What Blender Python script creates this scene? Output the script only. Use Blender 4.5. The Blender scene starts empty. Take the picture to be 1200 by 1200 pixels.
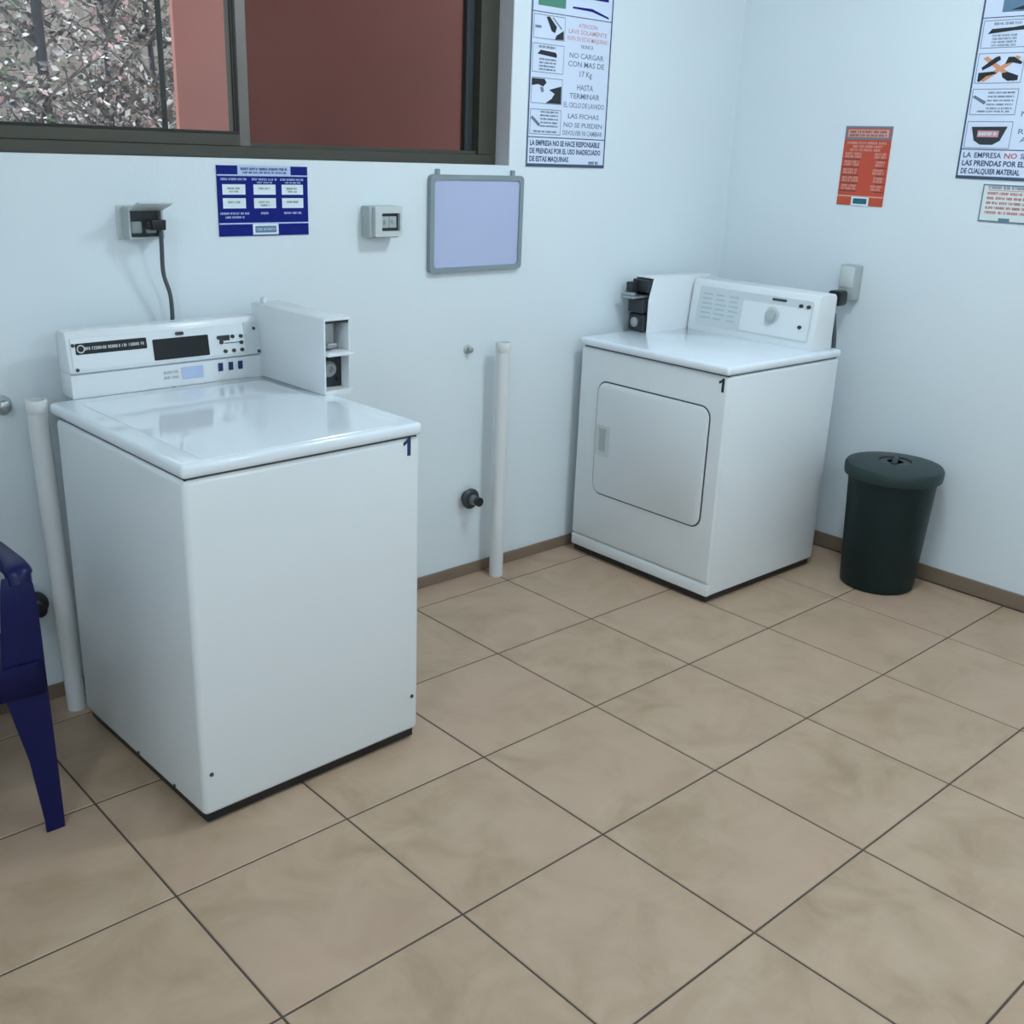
import bpy, bmesh, math, random
from mathutils import Vector, Matrix
random.seed(7)
SC = bpy.context.scene
COL = SC.collection
PI = math.pi

# ------------------------------------------------------------------ camera, sky, exposure
cam_d = bpy.data.cameras.new('camera'); cam = bpy.data.objects.new('camera', cam_d); COL.objects.link(cam)
_r = Vector((0.7394207529527967, -0.6722399632670925, 0.03674754263045669))
_u = Vector((0.19283972565584379, 0.26377517714530135, 0.9451113670520229))
_f = Vector((0.6450347202373669, 0.6917485726104702, -0.3246754101863567))
m = Matrix(((_r.x, _u.x, -_f.x), (_r.y, _u.y, -_f.y), (_r.z, _u.z, -_f.z))).to_4x4()
m.translation = (-3.926, -2.937, 1.589)
cam.matrix_world = m
cam_d.sensor_width = 36; cam_d.lens = 36 * 1235.97 / 1200; cam_d.clip_start = 0.02
SC.camera = cam
SC.view_settings.view_transform = 'Standard'; SC.view_settings.look = 'None'
SC.view_settings.gamma = 1; SC.view_settings.use_curve_mapping = False
SC.view_settings.exposure = 0.0

w = bpy.data.worlds.new('overcast_sky'); SC.world = w; w.use_nodes = True
bgn = w.node_tree.nodes['Background']
bgn.inputs['Color'].default_value = (0.86, 0.93, 1.0, 1); bgn.inputs['Strength'].default_value = 2.3
LAMP_COLOR = (0.745, 0.905, 1.0)
LAMP_POWER = 63.0          # emission strength of the main and added fill lamps' diffusers

XR = 0.03                  # right wall plane (back wall is y = 0, floor z = 0)
XL, YF, ZC = -5.6, -5.2, 2.62

# ------------------------------------------------------------------ materials
def new_mat(name):
    m = bpy.data.materials.new(name); m.use_nodes = True
    return m, m.node_tree, m.node_tree.nodes['Principled BSDF']
def mat(name, col, rough=0.5, metal=0.0, spec=0.5, var=0.0, scale=8.0, bump=0.0, bscale=60.0, coat=0.0):
    m, nt, b = new_mat(name)
    b.inputs['Roughness'].default_value = rough; b.inputs['Metallic'].default_value = metal
    b.inputs['Specular IOR Level'].default_value = spec; b.inputs['Coat Weight'].default_value = coat
    b.inputs['Coat Roughness'].default_value = 0.08
    b.inputs['Base Color'].default_value = (*col, 1)
    tc = nt.nodes.new('ShaderNodeTexCoord')
    if var > 0:
        n = nt.nodes.new('ShaderNodeTexNoise'); n.inputs['Scale'].default_value = scale; n.inputs['Detail'].default_value = 5
        r = nt.nodes.new('ShaderNodeMix'); r.data_type = 'RGBA'
        r.inputs['A'].default_value = (*[c * (1 - var) for c in col], 1)
        r.inputs['B'].default_value = (*[min(1, c * (1 + var)) for c in col], 1)
        nt.links.new(tc.outputs['Object'], n.inputs['Vector']); nt.links.new(n.outputs['Fac'], r.inputs['Factor'])
        nt.links.new(r.outputs['Result'], b.inputs['Base Color'])
    if bump > 0:
        n2 = nt.nodes.new('ShaderNodeTexNoise'); n2.inputs['Scale'].default_value = bscale; n2.inputs['Detail'].default_value = 3
        bp = nt.nodes.new('ShaderNodeBump'); bp.inputs['Strength'].default_value = bump; bp.inputs['Distance'].default_value = 0.004
        nt.links.new(tc.outputs['Object'], n2.inputs['Vector']); nt.links.new(n2.outputs['Fac'], bp.inputs['Height'])
        nt.links.new(bp.outputs['Normal'], b.inputs['Normal'])
    return m

M = {}
M['wall'] = mat('wall_paint', (0.76, 0.82, 0.855), 0.55, spec=0.3, var=0.025, scale=1.6, bump=0.12, bscale=90)
M['ceiling'] = mat('ceiling_paint', (0.82, 0.83, 0.83), 0.8, spec=0.2, var=0.02)
M['reveal'] = mat('reveal_plaster', (0.60, 0.58, 0.61), 0.7, spec=0.2, var=0.04, scale=6)
M['skirting'] = mat('skirting_ceramic', (0.23, 0.165, 0.12), 0.45, var=0.12, scale=7)
M['grout'] = mat('grout', (0.09, 0.068, 0.052), 0.85, var=0.15, scale=20)
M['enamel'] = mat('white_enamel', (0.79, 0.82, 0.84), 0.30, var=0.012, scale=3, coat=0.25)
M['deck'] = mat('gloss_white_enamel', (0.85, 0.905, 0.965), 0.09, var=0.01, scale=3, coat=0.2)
M['console'] = mat('console_white', (0.80, 0.83, 0.85), 0.25, var=0.01, scale=4)
M['panel'] = mat('control_panel_grey', (0.62, 0.67, 0.69), 0.3, var=0.02, scale=10)
M['paleprint'] = mat('pale_print', (0.47, 0.54, 0.57), 0.4, var=0.05, scale=30)
M['black'] = mat('black_plastic', (0.008, 0.009, 0.011), 0.3, var=0.1)
M['dark'] = mat('dark_grey_plastic', (0.035, 0.042, 0.047), 0.4, var=0.1)
M['cavity'] = mat('black_metal_mechanism', (0.03, 0.037, 0.042), 0.45, metal=0.3, var=0.15, scale=30)
M['steel'] = mat('worn_steel', (0.42, 0.44, 0.45), 0.35, metal=0.9, var=0.12, scale=30)
M['chrome'] = mat('dull_chrome', (0.22, 0.25, 0.26), 0.28, metal=0.9, var=0.15, scale=25)
M['blueprint'] = mat('dark_blue_print', (0.018, 0.035, 0.13), 0.4, var=0.05)
M['greyplastic'] = mat('grey_plastic', (0.42, 0.47, 0.47), 0.45, var=0.05, scale=12)
M['lightgrey'] = mat('light_grey_plastic', (0.60, 0.64, 0.64), 0.45, var=0.05, scale=12)
M['pvc'] = mat('white_pvc', (0.74, 0.75, 0.75), 0.35, var=0.04, scale=8)
M['cord'] = mat('grey_cord', (0.07, 0.085, 0.095), 0.5, var=0.1)
M['bin'] = mat('dark_green_plastic', (0.005, 0.016, 0.016), 0.45, spec=0.3, var=0.12, scale=9, bump=0.1)
M['binlid'] = mat('grey_green_plastic', (0.018, 0.036, 0.035), 0.42, spec=0.35, var=0.10, scale=9, bump=0.1)
M['chair'] = mat('blue_plastic', (0.0025, 0.005, 0.065), 0.36, spec=0.3, var=0.06, scale=12)
M['frame'] = mat('bronze_aluminium', (0.070, 0.065, 0.050), 0.40, metal=0.35, var=0.06, scale=14)
M['framelit'] = mat('bronze_aluminium_lit', (0.16, 0.14, 0.125), 0.40, metal=0.3, var=0.06, scale=14)  # lighter copy of the frame bronze, light on the mullion painted in
M['gasket'] = mat('black_gasket', (0.012, 0.012, 0.011), 0.6)
M['whiteboard'] = mat('whiteboard_surface', (0.46, 0.51, 0.72), 0.3, var=0.05, scale=3)
M['alu'] = mat('grey_aluminium', (0.27, 0.32, 0.345), 0.4, metal=0.25, var=0.06, scale=20)
M['paper'] = mat('white_board_print', (0.70, 0.77, 0.93), 0.4, var=0.01)
M['paperink'] = mat('navy_ink', (0.05, 0.075, 0.14), 0.5)
M['inkblack'] = mat('black_ink', (0.012, 0.016, 0.024), 0.5)
M['inkgrey'] = mat('grey_ink', (0.16, 0.20, 0.27), 0.5)
M['inkred'] = mat('red_ink', (0.55, 0.09, 0.09), 0.5)
M['inkpink'] = mat('pink_ink', (0.62, 0.30, 0.36), 0.5)
M['inkorange'] = mat('orange_ink', (0.70, 0.30, 0.16), 0.5)
M['inkgreen'] = mat('green_ink', (0.08, 0.26, 0.18), 0.5)
M['signblue'] = mat('blue_sign_print', (0.003, 0.011, 0.19), 0.5, spec=0.2, var=0.06)
M['signpale'] = mat('pale_blue_print', (0.50, 0.60, 0.84), 0.4)
M['signwhite'] = mat('white_print', (0.78, 0.86, 0.92), 0.4)
M['signgrey'] = mat('grey_blue_print', (0.12, 0.22, 0.34), 0.4)
M['signorange'] = mat('orange_red_print', (0.56, 0.075, 0.035), 0.4, var=0.06)
M['signdarkred'] = mat('dark_red_print', (0.20, 0.04, 0.03), 0.4)
M['signsalmon'] = mat('salmon_print', (0.72, 0.36, 0.30), 0.4)
M['teal'] = mat('teal_print', (0.02, 0.14, 0.18), 0.4)
M['cream'] = mat('cream_paper', (0.72, 0.80, 0.78), 0.5)
M['palegreen'] = mat('pale_green_ink', (0.18, 0.33, 0.22), 0.5)
M['redwall'] = mat('terracotta_plaster', (0.60, 0.25, 0.21), 0.85, var=0.12, scale=3, bump=0.3, bscale=50)
M['soil'] = mat('dry_soil', (0.20, 0.175, 0.155), 0.95, var=0.5, scale=5, bump=0.6, bscale=12)
M['bark'] = mat('dark_grey_bark', (0.055, 0.055, 0.065), 0.9, var=0.4, scale=14, bump=0.5, bscale=30)
M['twig'] = mat('grey_twig', (0.14, 0.125, 0.115), 0.9, var=0.35, scale=14)
for nm, c in dict(leaf_grey=(0.21, 0.20, 0.20), leaf_dark=(0.075, 0.078, 0.078), leaf_pale=(0.86, 0.86, 0.88), leaf_pink=(0.60, 0.42, 0.42),
                  leaf_green=(0.10, 0.18, 0.085), leaf_brown=(0.21, 0.165, 0.13)).items():
    M[nm] = mat(nm, c, 0.7, var=0.2, scale=9)

def emis(name, col, s):
    m, nt, b = new_mat(name)
    b.inputs['Base Color'].default_value = (0.9, 0.9, 0.9, 1)
    b.inputs['Emission Color'].default_value = (*col, 1); b.inputs['Emission Strength'].default_value = s
    return m
M['diffuser'] = emis('lamp_diffuser', LAMP_COLOR, LAMP_POWER)
M['diffuser_weak'] = emis('lamp_diffuser_weak', LAMP_COLOR, LAMP_POWER * 0.75)

def glass(name, tint, gl):
    m, nt, b = new_mat(name); nt.nodes.remove(b)
    out = nt.nodes['Material Output']
    t = nt.nodes.new('ShaderNodeBsdfTransparent'); t.inputs['Color'].default_value = (*tint, 1)
    g = nt.nodes.new('ShaderNodeBsdfGlossy'); g.inputs['Roughness'].default_value = 0.03; g.inputs['Color'].default_value = (0.9, 0.92, 0.92, 1)
    lw = nt.nodes.new('ShaderNodeFresnel'); lw.inputs['IOR'].default_value = gl
    mx = nt.nodes.new('ShaderNodeMixShader')
    nt.links.new(lw.outputs['Fac'], mx.inputs['Fac']); nt.links.new(t.outputs['BSDF'], mx.inputs[1]); nt.links.new(g.outputs['BSDF'], mx.inputs[2])
    nt.links.new(mx.outputs['Shader'], out.inputs['Surface'])
    return m
M['glass'] = glass('clear_glass', (0.95, 0.96, 0.95), 1.45)
M['glasstint'] = glass('tinted_glass', (0.56, 0.52, 0.50), 1.35)

def tile_mat():
    m, nt, b = new_mat('beige_ceramic_tile'); L = nt.links
    tc = nt.nodes.new('ShaderNodeTexCoord'); oi = nt.nodes.new('ShaderNodeObjectInfo')
    ml = nt.nodes.new('ShaderNodeMath'); ml.operation = 'MULTIPLY'; ml.inputs[1].default_value = 53.0
    L.new(oi.outputs['Random'], ml.inputs[0])
    ad = nt.nodes.new('ShaderNodeVectorMath'); ad.operation = 'ADD'
    L.new(tc.outputs['Object'], ad.inputs[0]); L.new(ml.outputs[0], ad.inputs[1])
    n = nt.nodes.new('ShaderNodeTexNoise'); n.inputs['Scale'].default_value = 5.5; n.inputs['Detail'].default_value = 6; n.inputs['Roughness'].default_value = 0.6; n.inputs['Distortion'].default_value = 0.6
    L.new(ad.outputs[0], n.inputs['Vector'])
    cr = nt.nodes.new('ShaderNodeValToRGB'); e = cr.color_ramp.elements
    e[0].position = 0.28; e[0].color = (0.395, 0.272, 0.176, 1); e[1].position = 0.72; e[1].color = (0.55, 0.395, 0.28, 1)
    k = cr.color_ramp.elements.new(0.5); k.color = (0.48, 0.342, 0.234, 1)
    L.new(n.outputs['Fac'], cr.inputs['Fac'])
    n3 = nt.nodes.new('ShaderNodeTexNoise'); n3.inputs['Scale'].default_value = 2.2; n3.inputs['Detail'].default_value = 2
    L.new(ad.outputs[0], n3.inputs['Vector'])
    mx = nt.nodes.new('ShaderNodeMix'); mx.data_type = 'RGBA'; mx.inputs['B'].default_value = (0.525, 0.355, 0.26, 1)
    mr = nt.nodes.new('ShaderNodeMapRange'); mr.inputs['From Min'].default_value = 0.45; mr.inputs['From Max'].default_value = 0.75; mr.inputs['To Max'].default_value = 0.6
    L.new(n3.outputs['Fac'], mr.inputs['Value']); L.new(mr.outputs['Result'], mx.inputs['Factor']); L.new(cr.outputs['Color'], mx.inputs['A'])
    L.new(mx.outputs['Result'], b.inputs['Base Color'])
    b.inputs['Roughness'].default_value = 0.42; b.inputs['Specular IOR Level'].default_value = 0.35
    n2 = nt.nodes.new('ShaderNodeTexNoise'); n2.inputs['Scale'].default_value = 40
    bp = nt.nodes.new('ShaderNodeBump'); bp.inputs['Strength'].default_value = 0.15; bp.inputs['Distance'].default_value = 0.002
    L.new(ad.outputs[0], n2.inputs['Vector']); L.new(n2.outputs['Fac'], bp.inputs['Height']); L.new(bp.outputs['Normal'], b.inputs['Normal'])
    return m
M['tile'] = tile_mat()

# ------------------------------------------------------------------ mesh helpers
def box(bm, x0, x1, y0, y1, z0, z1, bev=0.0, seg=2):
    r = bmesh.ops.create_cube(bm, size=1.0); vs = r['verts']
    for v in vs:
        v.co = Vector(((x0 + x1) / 2 + v.co.x * (x1 - x0), (y0 + y1) / 2 + v.co.y * (y1 - y0), (z0 + z1) / 2 + v.co.z * (z1 - z0)))
    if bev > 0:
        es = list({e for v in vs for e in v.link_edges})
        bmesh.ops.bevel(bm, geom=es, offset=bev, segments=seg, affect='EDGES', profile=0.5)
def prism(bm, pts, axis, a, b, bev=0.0, seg=2):
    """extrude a closed 2D outline along axis ('x': pts=(y,z); 'y': pts=(x,z); 'z': pts=(x,y)) from a to b"""
    def P(p, t):
        return {'x': (t, p[0], p[1]), 'y': (p[0], t, p[1]), 'z': (p[0], p[1], t)}[axis]
    A = [bm.verts.new(P(p, a)) for p in pts]; B = [bm.verts.new(P(p, b)) for p in pts]
    n = len(pts); fs = [bm.faces.new(A), bm.faces.new(B[::-1])]
    for i in range(n):
        fs.append(bm.faces.new((A[i], B[i], B[(i + 1) % n], A[(i + 1) % n])))
    bmesh.ops.recalc_face_normals(bm, faces=fs)
    if bev > 0:
        es = list({e for f in fs[:2] for e in f.edges})
        bmesh.ops.bevel(bm, geom=es, offset=bev, segments=seg, affect='EDGES', profile=0.5)
def rrect(x0, x1, z0, z1, r, n=5):
    out = []
    for cx, cz, a0 in ((x1 - r, z1 - r, 0), (x0 + r, z1 - r, 90), (x0 + r, z0 + r, 180), (x1 - r, z0 + r, 270)):
        for i in range(n + 1):
            a = math.radians(a0 + 90 * i / n); out.append((cx + r * math.cos(a), cz + r * math.sin(a)))
    return out
def ring(bm, outer, inner, axis, a, b):
    def P(p, t):
        return {'x': (t, p[0], p[1]), 'y': (p[0], t, p[1]), 'z': (p[0], p[1], t)}[axis]
    O0 = [bm.verts.new(P(p, a)) for p in outer]; O1 = [bm.verts.new(P(p, b)) for p in outer]
    I0 = [bm.verts.new(P(p, a)) for p in inner]; I1 = [bm.verts.new(P(p, b)) for p in inner]
    n = len(outer); fs = []
    for i in range(n):
        j = (i + 1) % n
        fs += [bm.faces.new((O0[i], O1[i], O1[j], O0[j])), bm.faces.new((I0[i], I0[j], I1[j], I1[i])),
               bm.faces.new((O0[i], O0[j], I0[j], I0[i])), bm.faces.new((O1[i], I1[i], I1[j], O1[j]))]
    bmesh.ops.recalc_face_normals(bm, faces=fs)
def lathe(bm, prof, c=(0, 0, 0), n=28, M4=None):
    rings = []
    for r, z in prof:
        rr = max(r, 1e-4)
        rings.append([bm.verts.new((c[0] + rr * math.cos(2 * PI * i / n), c[1] + rr * math.sin(2 * PI * i / n), c[2] + z)) for i in range(n)])
    fs = []
    for a, b in zip(rings, rings[1:]):
        for i in range(n):
            fs.append(bm.faces.new((a[i], a[(i + 1) % n], b[(i + 1) % n], b[i])))
    fs.append(bm.faces.new(rings[0][::-1])); fs.append(bm.faces.new(rings[-1]))
    bmesh.ops.recalc_face_normals(bm, faces=fs)
    if M4 is not None:
        bmesh.ops.transform(bm, matrix=M4, verts=[v for r in rings for v in r])
def tube(bm, pts, r, n=8, taper=None):
    pts = [Vector(p) for p in pts]; rings = []; up = Vector((0.13, 0.21, 0.97))
    for i, p in enumerate(pts):
        d = (pts[min(i + 1, len(pts) - 1)] - pts[max(i - 1, 0)]).normalized()
        s = d.cross(up)
        if s.length < 0.05: s = d.cross(Vector((1, 0, 0)))
        s.normalize(); t = s.cross(d).normalized()
        rr = r if taper is None else r + (taper - r) * i / (len(pts) - 1)
        rings.append([bm.verts.new(p + rr * (math.cos(2 * PI * k / n) * s + math.sin(2 * PI * k / n) * t)) for k in range(n)])
    fs = []
    for a, b in zip(rings, rings[1:]):
        for k in range(n):
            fs.append(bm.faces.new((a[k], a[(k + 1) % n], b[(k + 1) % n], b[k])))
    fs.append(bm.faces.new(rings[0][::-1])); fs.append(bm.faces.new(rings[-1]))
    bmesh.ops.recalc_face_normals(bm, faces=fs)
def spline(pts, n=6):
    P = [Vector(p) for p in pts]; P = [2 * P[0] - P[1]] + P + [2 * P[-1] - P[-2]]; out = []
    for i in range(1, len(P) - 2):
        for k in range(n):
            t = k / n; a, b, c, d = P[i - 1], P[i], P[i + 1], P[i + 2]
            out.append(0.5 * ((2 * b) + (c - a) * t + (2 * a - 5 * b + 4 * c - d) * t * t + (3 * b - a - 3 * c + d) * t ** 3))
    out.append(P[-2]); return out
def loft(bm, secs, closed=True, cap=True):
    rings = [[bm.verts.new(p) for p in s] for s in secs]; fs = []; n = len(secs[0])
    for a, b in zip(rings, rings[1:]):
        for i in range(n if closed else n - 1):
            fs.append(bm.faces.new((a[i], a[(i + 1) % n], b[(i + 1) % n], b[i])))
    if cap and closed:
        fs.append(bm.faces.new(rings[0][::-1])); fs.append(bm.faces.new(rings[-1]))
    bmesh.ops.recalc_face_normals(bm, faces=fs)

def obj(name, bm, material, parent=None, smooth=None, label=None, kind=None):
    me = bpy.data.meshes.new(name); bm.to_mesh(me); bm.free()
    for mm in (material if isinstance(material, (list, tuple)) else [material]): me.materials.append(mm)
    if smooth is not None:
        for p in me.polygons: p.use_smooth = True
        try: me.set_sharp_from_angle(angle=math.radians(smooth))
        except Exception: pass
    o = bpy.data.objects.new(name, me); COL.objects.link(o)
    if parent: o.parent = parent
    if label: o['label'] = label
    if kind: o['kind'] = kind
    return o
def part(name, material, parent, fn, smooth=35, label=None, kind=None):
    bm = bmesh.new(); fn(bm); return obj(name, bm, material, parent, smooth, label, kind)
def thing(name, label, cat, loc=(0, 0, 0), rz=0.0, group=None):
    o = bpy.data.objects.new(name, None); COL.objects.link(o); o.location = loc; o.rotation_euler = (0, 0, rz)
    o.empty_display_size = 0.1; o['label'] = label; o['category'] = cat
    if group: o['group'] = group
    return o
def tag(o, label, cat, group=None):
    o['label'] = label; o['category'] = cat
    if group: o['group'] = group
def struct(name, material, fn, parent=None, smooth=None):
    o = part(name, material, parent, fn, smooth)
    if not parent: o['kind'] = 'structure'
    return o

# flat print on a face: local x right, z up, y = depth (negative is out of the wall)
class Print:
    def __init__(s, parent, y): s.p, s.y, s.L = parent, y, {}
    def bm(s, key):
        if key not in s.L: s.L[key] = bmesh.new()
        return s.L[key]
    def rect(s, key, x0, x1, z0, z1, k=1):
        bm = s.bm(key); y = s.y - 0.0003 * k
        bm.faces.new([bm.verts.new(p) for p in ((x0, y, z0), (x1, y, z0), (x1, y, z1), (x0, y, z1))])
    def poly(s, key, pts, k=1):
        if key[0] in ('pictogram', 'cross_stroke', 'header_mark'): key = key + (len(s.L),)
        bm = s.bm(key); y = s.y - 0.0003 * k
        bm.faces.new([bm.verts.new((p[0], y, p[1])) for p in pts])
    def frame(s, key, x0, x1, z0, z1, t, k=1):
        s.rect(key, x0, x1, z0, z0 + t, k); s.rect(key, x0, x1, z1 - t, z1, k)
        s.rect(key, x0, x0 + t, z0 + t, z1 - t, k); s.rect(key, x1 - t, x1, z0 + t, z1 - t, k)
    def scribble(s, key, x0, x1, zc, h, k=1, seed=0):
        """print too small to read in the photograph: broken letter-like strokes"""
        rnd = random.Random(seed * 977 + int(zc * 1000)); x = x0; lw = h * 0.62
        while x < x1 - lw * 0.5:
            for _ in range(rnd.randint(3, 8)):
                if x + lw > x1: break
                t = h * 0.2
                s.rect(key, x, x + t, zc - h / 2, zc + h / 2, k)
                if rnd.random() < .7: s.rect(key, x + t, x + lw * .78, zc + h / 2 - t, zc + h / 2, k)
                if rnd.random() < .6: s.rect(key, x + t, x + lw * .78, zc - t / 2, zc + t / 2, k)
                if rnd.random() < .5: s.rect(key, x + t, x + lw * .78, zc - h / 2, zc - h / 2 + t, k)
                if rnd.random() < .6: s.rect(key, x + lw * .78 - t, x + lw * .78, zc - h / 2, zc + h / 2, k)
                x += lw
            x += lw * .8
    def text(s, key, txt, cx, zc, h, width=None, k=1, align='c', bold=0.02):
        cu = bpy.data.curves.new('t', 'FONT'); cu.body = txt; cu.size = 1.0; cu.offset = bold; cu.resolution_u = 2; cu.fill_mode = 'BOTH'
        o = bpy.data.objects.new('t', cu); COL.objects.link(o)
        dg = bpy.context.evaluated_depsgraph_get(); me = bpy.data.meshes.new_from_object(o.evaluated_get(dg))
        bpy.data.objects.remove(o); bpy.data.curves.remove(cu)
        xs = [v.co.x for v in me.vertices]; ys = [v.co.y for v in me.vertices]
        x0, x1, y0, y1 = min(xs), max(xs), min(0, min(ys)), max(ys)
        sz = h / (max(ys) - max(0, min(ys)) if len(txt) == 1 else 0.73); sx = sz if width is None else width / (x1 - x0)
        ox = cx - sx * (x0 + x1) / 2 if align == 'c' else cx - sx * x0
        bm = s.bm(key); y = s.y - 0.0003 * k
        vs = [bm.verts.new((ox + v.co.x * sx, y, zc + (v.co.y - 0.365) * sz)) for v in me.vertices]
        for p in me.polygons:
            try: bm.faces.new([vs[i] for i in p.vertices])
            except ValueError: pass
        bpy.data.meshes.remove(me)
    def done(s):
        for key, bm in s.L.items():
            name, mk = key[0], key[1]
            many = len(bm.faces) > 1 and name != 'border'
            obj(name, bm, M[mk], s.p, kind='stuff' if many else None)

# ------------------------------------------------------------------ room shell
WX0, WX1, WZ0, WZ1 = -4.6, -1.266, 1.535, 2.32      # window opening
def back_wall(bm):
    T = 0.20
    box(bm, XL, WX0, 0, T, 0, ZC); box(bm, WX1, XR + 0.2, 0, T, 0, ZC)
    box(bm, WX0, WX1, 0, T, 0, WZ0); box(bm, WX0, WX1, 0, T, WZ1, ZC)
struct('wall_back', M['wall'], back_wall)
struct('wall_right', M['wall'], lambda bm: box(bm, XR, XR + 0.15, YF, 0, 0, ZC))
struct('wall_left', M['wall'], lambda bm: box(bm, XL - 0.15, XL, YF, 0.2, 0, ZC))
struct('wall_front', M['wall'], lambda bm: box(bm, XL - 0.15, XR + 0.15, YF - 0.15, YF, 0, ZC))
struct('ceiling', M['ceiling'], lambda bm: box(bm, XL - 0.15, XR + 0.2, YF - 0.15, 0.2, ZC, ZC + 0.12))
struct('baseboard_back', M['skirting'], lambda bm: box(bm, XL, XR, -0.009, 0, 0, 0.045, 0.002, 1))
struct('baseboard_right', M['skirting'], lambda bm: box(bm, XR - 0.009, XR, YF, -0.009, 0, 0.062, 0.002, 1))
struct('trim_1', M['reveal'], lambda bm: box(bm, WX1 - 0.004, WX1, 0.0, 0.19, WZ0, WZ1))

# floor: a grout bed and one object per tile
floor = struct('floor', M['grout'], lambda bm: box(bm, XL - 0.15, XR + 0.15, YF - 0.15, 0.2, -0.12, -0.0022))
TS, GAP = 0.45, 0.0055
GX, GY = -3.1327, -0.5955
tile_mesh = None
def tile_bm(dx, dy):
    bm = bmesh.new(); a, b = dx / 2, dy / 2; c = 0.0022
    lo = [bm.verts.new(p) for p in ((-a, -b, -0.009), (a, -b, -0.009), (a, b, -0.009), (-a, b, -0.009))]
    mi = [bm.verts.new((v.co.x, v.co.y, -0.0015)) for v in lo]
    hi = [bm.verts.new((math.copysign(abs(v.co.x) - c, v.co.x), math.copysign(abs(v.co.y) - c, v.co.y), 0)) for v in lo]
    for A, B in ((lo, mi), (mi, hi)):
        for i in range(4): bm.faces.new((A[i], A[(i + 1) % 4], B[(i + 1) % 4], B[i]))
    bm.faces.new(hi); return bm
for i in range(-6, 8):
    for j in range(-11, 3):
        x0, x1 = max(GX + TS * i, XL), min(GX + TS * (i + 1), XR); y0, y1 = max(GY + TS * (j - 1), YF), min(GY + TS * j, 0)
        if x1 - x0 < 0.03 or y1 - y0 < 0.03: continue
        dx, dy = x1 - x0 - GAP, y1 - y0 - GAP
        full = abs(x1 - x0 - TS) < 1e-6 and abs(y1 - y0 - TS) < 1e-6
        if full and tile_mesh:
            o = bpy.data.objects.new('tile', tile_mesh); COL.objects.link(o); o.parent = floor
        else:
            o = obj('tile', tile_bm(dx, dy), M['tile'], floor)
            if full: tile_mesh = o.data
        o.location = ((x0 + x1) / 2, (y0 + y1) / 2, random.uniform(-0.0003, 0.0))

# window: sliding sashes in a bronze aluminium frame set back in the wall
def frame_fn(bm):
    box(bm, WX0, WX1 - 0.004, 0.07, 0.16, WZ0, WZ0 + 0.034, 0.002, 1)
    box(bm, WX0, WX1 - 0.004, 0.07, 0.16, WZ1 - 0.04, WZ1, 0.002, 1)
    box(bm, -1.352, WX1 - 0.004, 0.07, 0.16, WZ0 + 0.034, WZ1 - 0.04, 0.002, 1)
    box(bm, WX0, WX0 + 0.05, 0.07, 0.16, WZ0 + 0.034, WZ1 - 0.04, 0.002, 1)
    box(bm, WX0 + 0.05, -1.352, 0.085, 0.091, WZ0 + 0.034, WZ0 + 0.045)
window = struct('window_1', M['frame'], frame_fn)
def sash(x0, x1, y0, y1, zb, st, pm, sm):
    Z0, Z1 = WZ0 + 0.034, WZ1 - 0.042
    s = part('sash', M['frame'], window, lambda bm: (box(bm, x0, x1, y0, y1, Z0, zb, 0.0015, 1), box(bm, x0, x1, y0, y1, Z1 - 0.04, Z1, 0.0015, 1),
             box(bm, x0, x0 + st, y0, y1, zb, Z1 - 0.04, 0.0015, 1)), None)
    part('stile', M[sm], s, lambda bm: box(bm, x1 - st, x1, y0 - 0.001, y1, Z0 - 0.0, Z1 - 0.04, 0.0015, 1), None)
    yc = (y0 + y1) / 2
    part('pane', M[pm], s, lambda bm: box(bm, x0 + st * .8, x1 - st * .8, yc - 0.002, yc + 0.002, zb - 0.004, Z1 - 0.038), None)
    part('gasket', M['gasket'], s, lambda bm: (box(bm, x0 + st, x1 - st, y0 - 0.0005, yc - 0.002, zb, zb + 0.007),
         box(bm, x1 - st - 0.006, x1 - st, y0 - 0.0005, yc - 0.002, zb + 0.007, Z1 - 0.04)), None)
    return s
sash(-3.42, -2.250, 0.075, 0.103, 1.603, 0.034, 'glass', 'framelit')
sash(-2.285, -1.352, 0.108, 0.138, 1.572, 0.03, 'glasstint', 'dark')  # right stile coloured dark to carry the shade on the jamb side
sash(-4.52, -3.36, 0.108, 0.138, 1.600, 0.034, 'glass', 'frame')
part('meeting_stile', M['gasket'], window, lambda bm: box(bm, -2.505, -2.489, 0.112, 0.118, WZ0 + 0.034, WZ1 - 0.04, 0.0015, 1), None)

# main ceiling lamp (above the frame) and three unseen lamps added as fill
for k, (x, y) in enumerate(((-1.35, -1.45), (-1.6, -3.9), (-4.4, -2.1), (-4.4, -4.3))):
    t = thing('ceiling_light', ['round white ceiling lamp nearest the two machines', 'round white ceiling lamp near the right wall, further from the window', 'round white ceiling lamp on the left, nearer the window', 'round white ceiling lamp in the far left corner behind the camera'][k], 'light', (x, y, ZC), 0, 'ceiling lamps')
    part('lamp_housing', M['console'], t, lambda bm: lathe(bm, [(0.18, -0.02), (0.18, 0.0)], n=32))
    part('diffuser', M['diffuser' if k != 2 else 'diffuser_weak'], t, lambda bm: lathe(bm, [(0.16 * math.cos(a * PI / 18), -0.02 - 0.16 * math.sin(a * PI / 18)) for a in range(0, 9)] + [(0.001, -0.18)], n=32), 60)

ONE = [(0.0, -0.025), (0.0115, -0.025), (0.0115, 0.025), (0.003, 0.025), (-0.003, 0.0175), (-0.0125, 0.0125), (-0.0125, 0.003), (-0.005, 0.006), (0.0, 0.010)]
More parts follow.
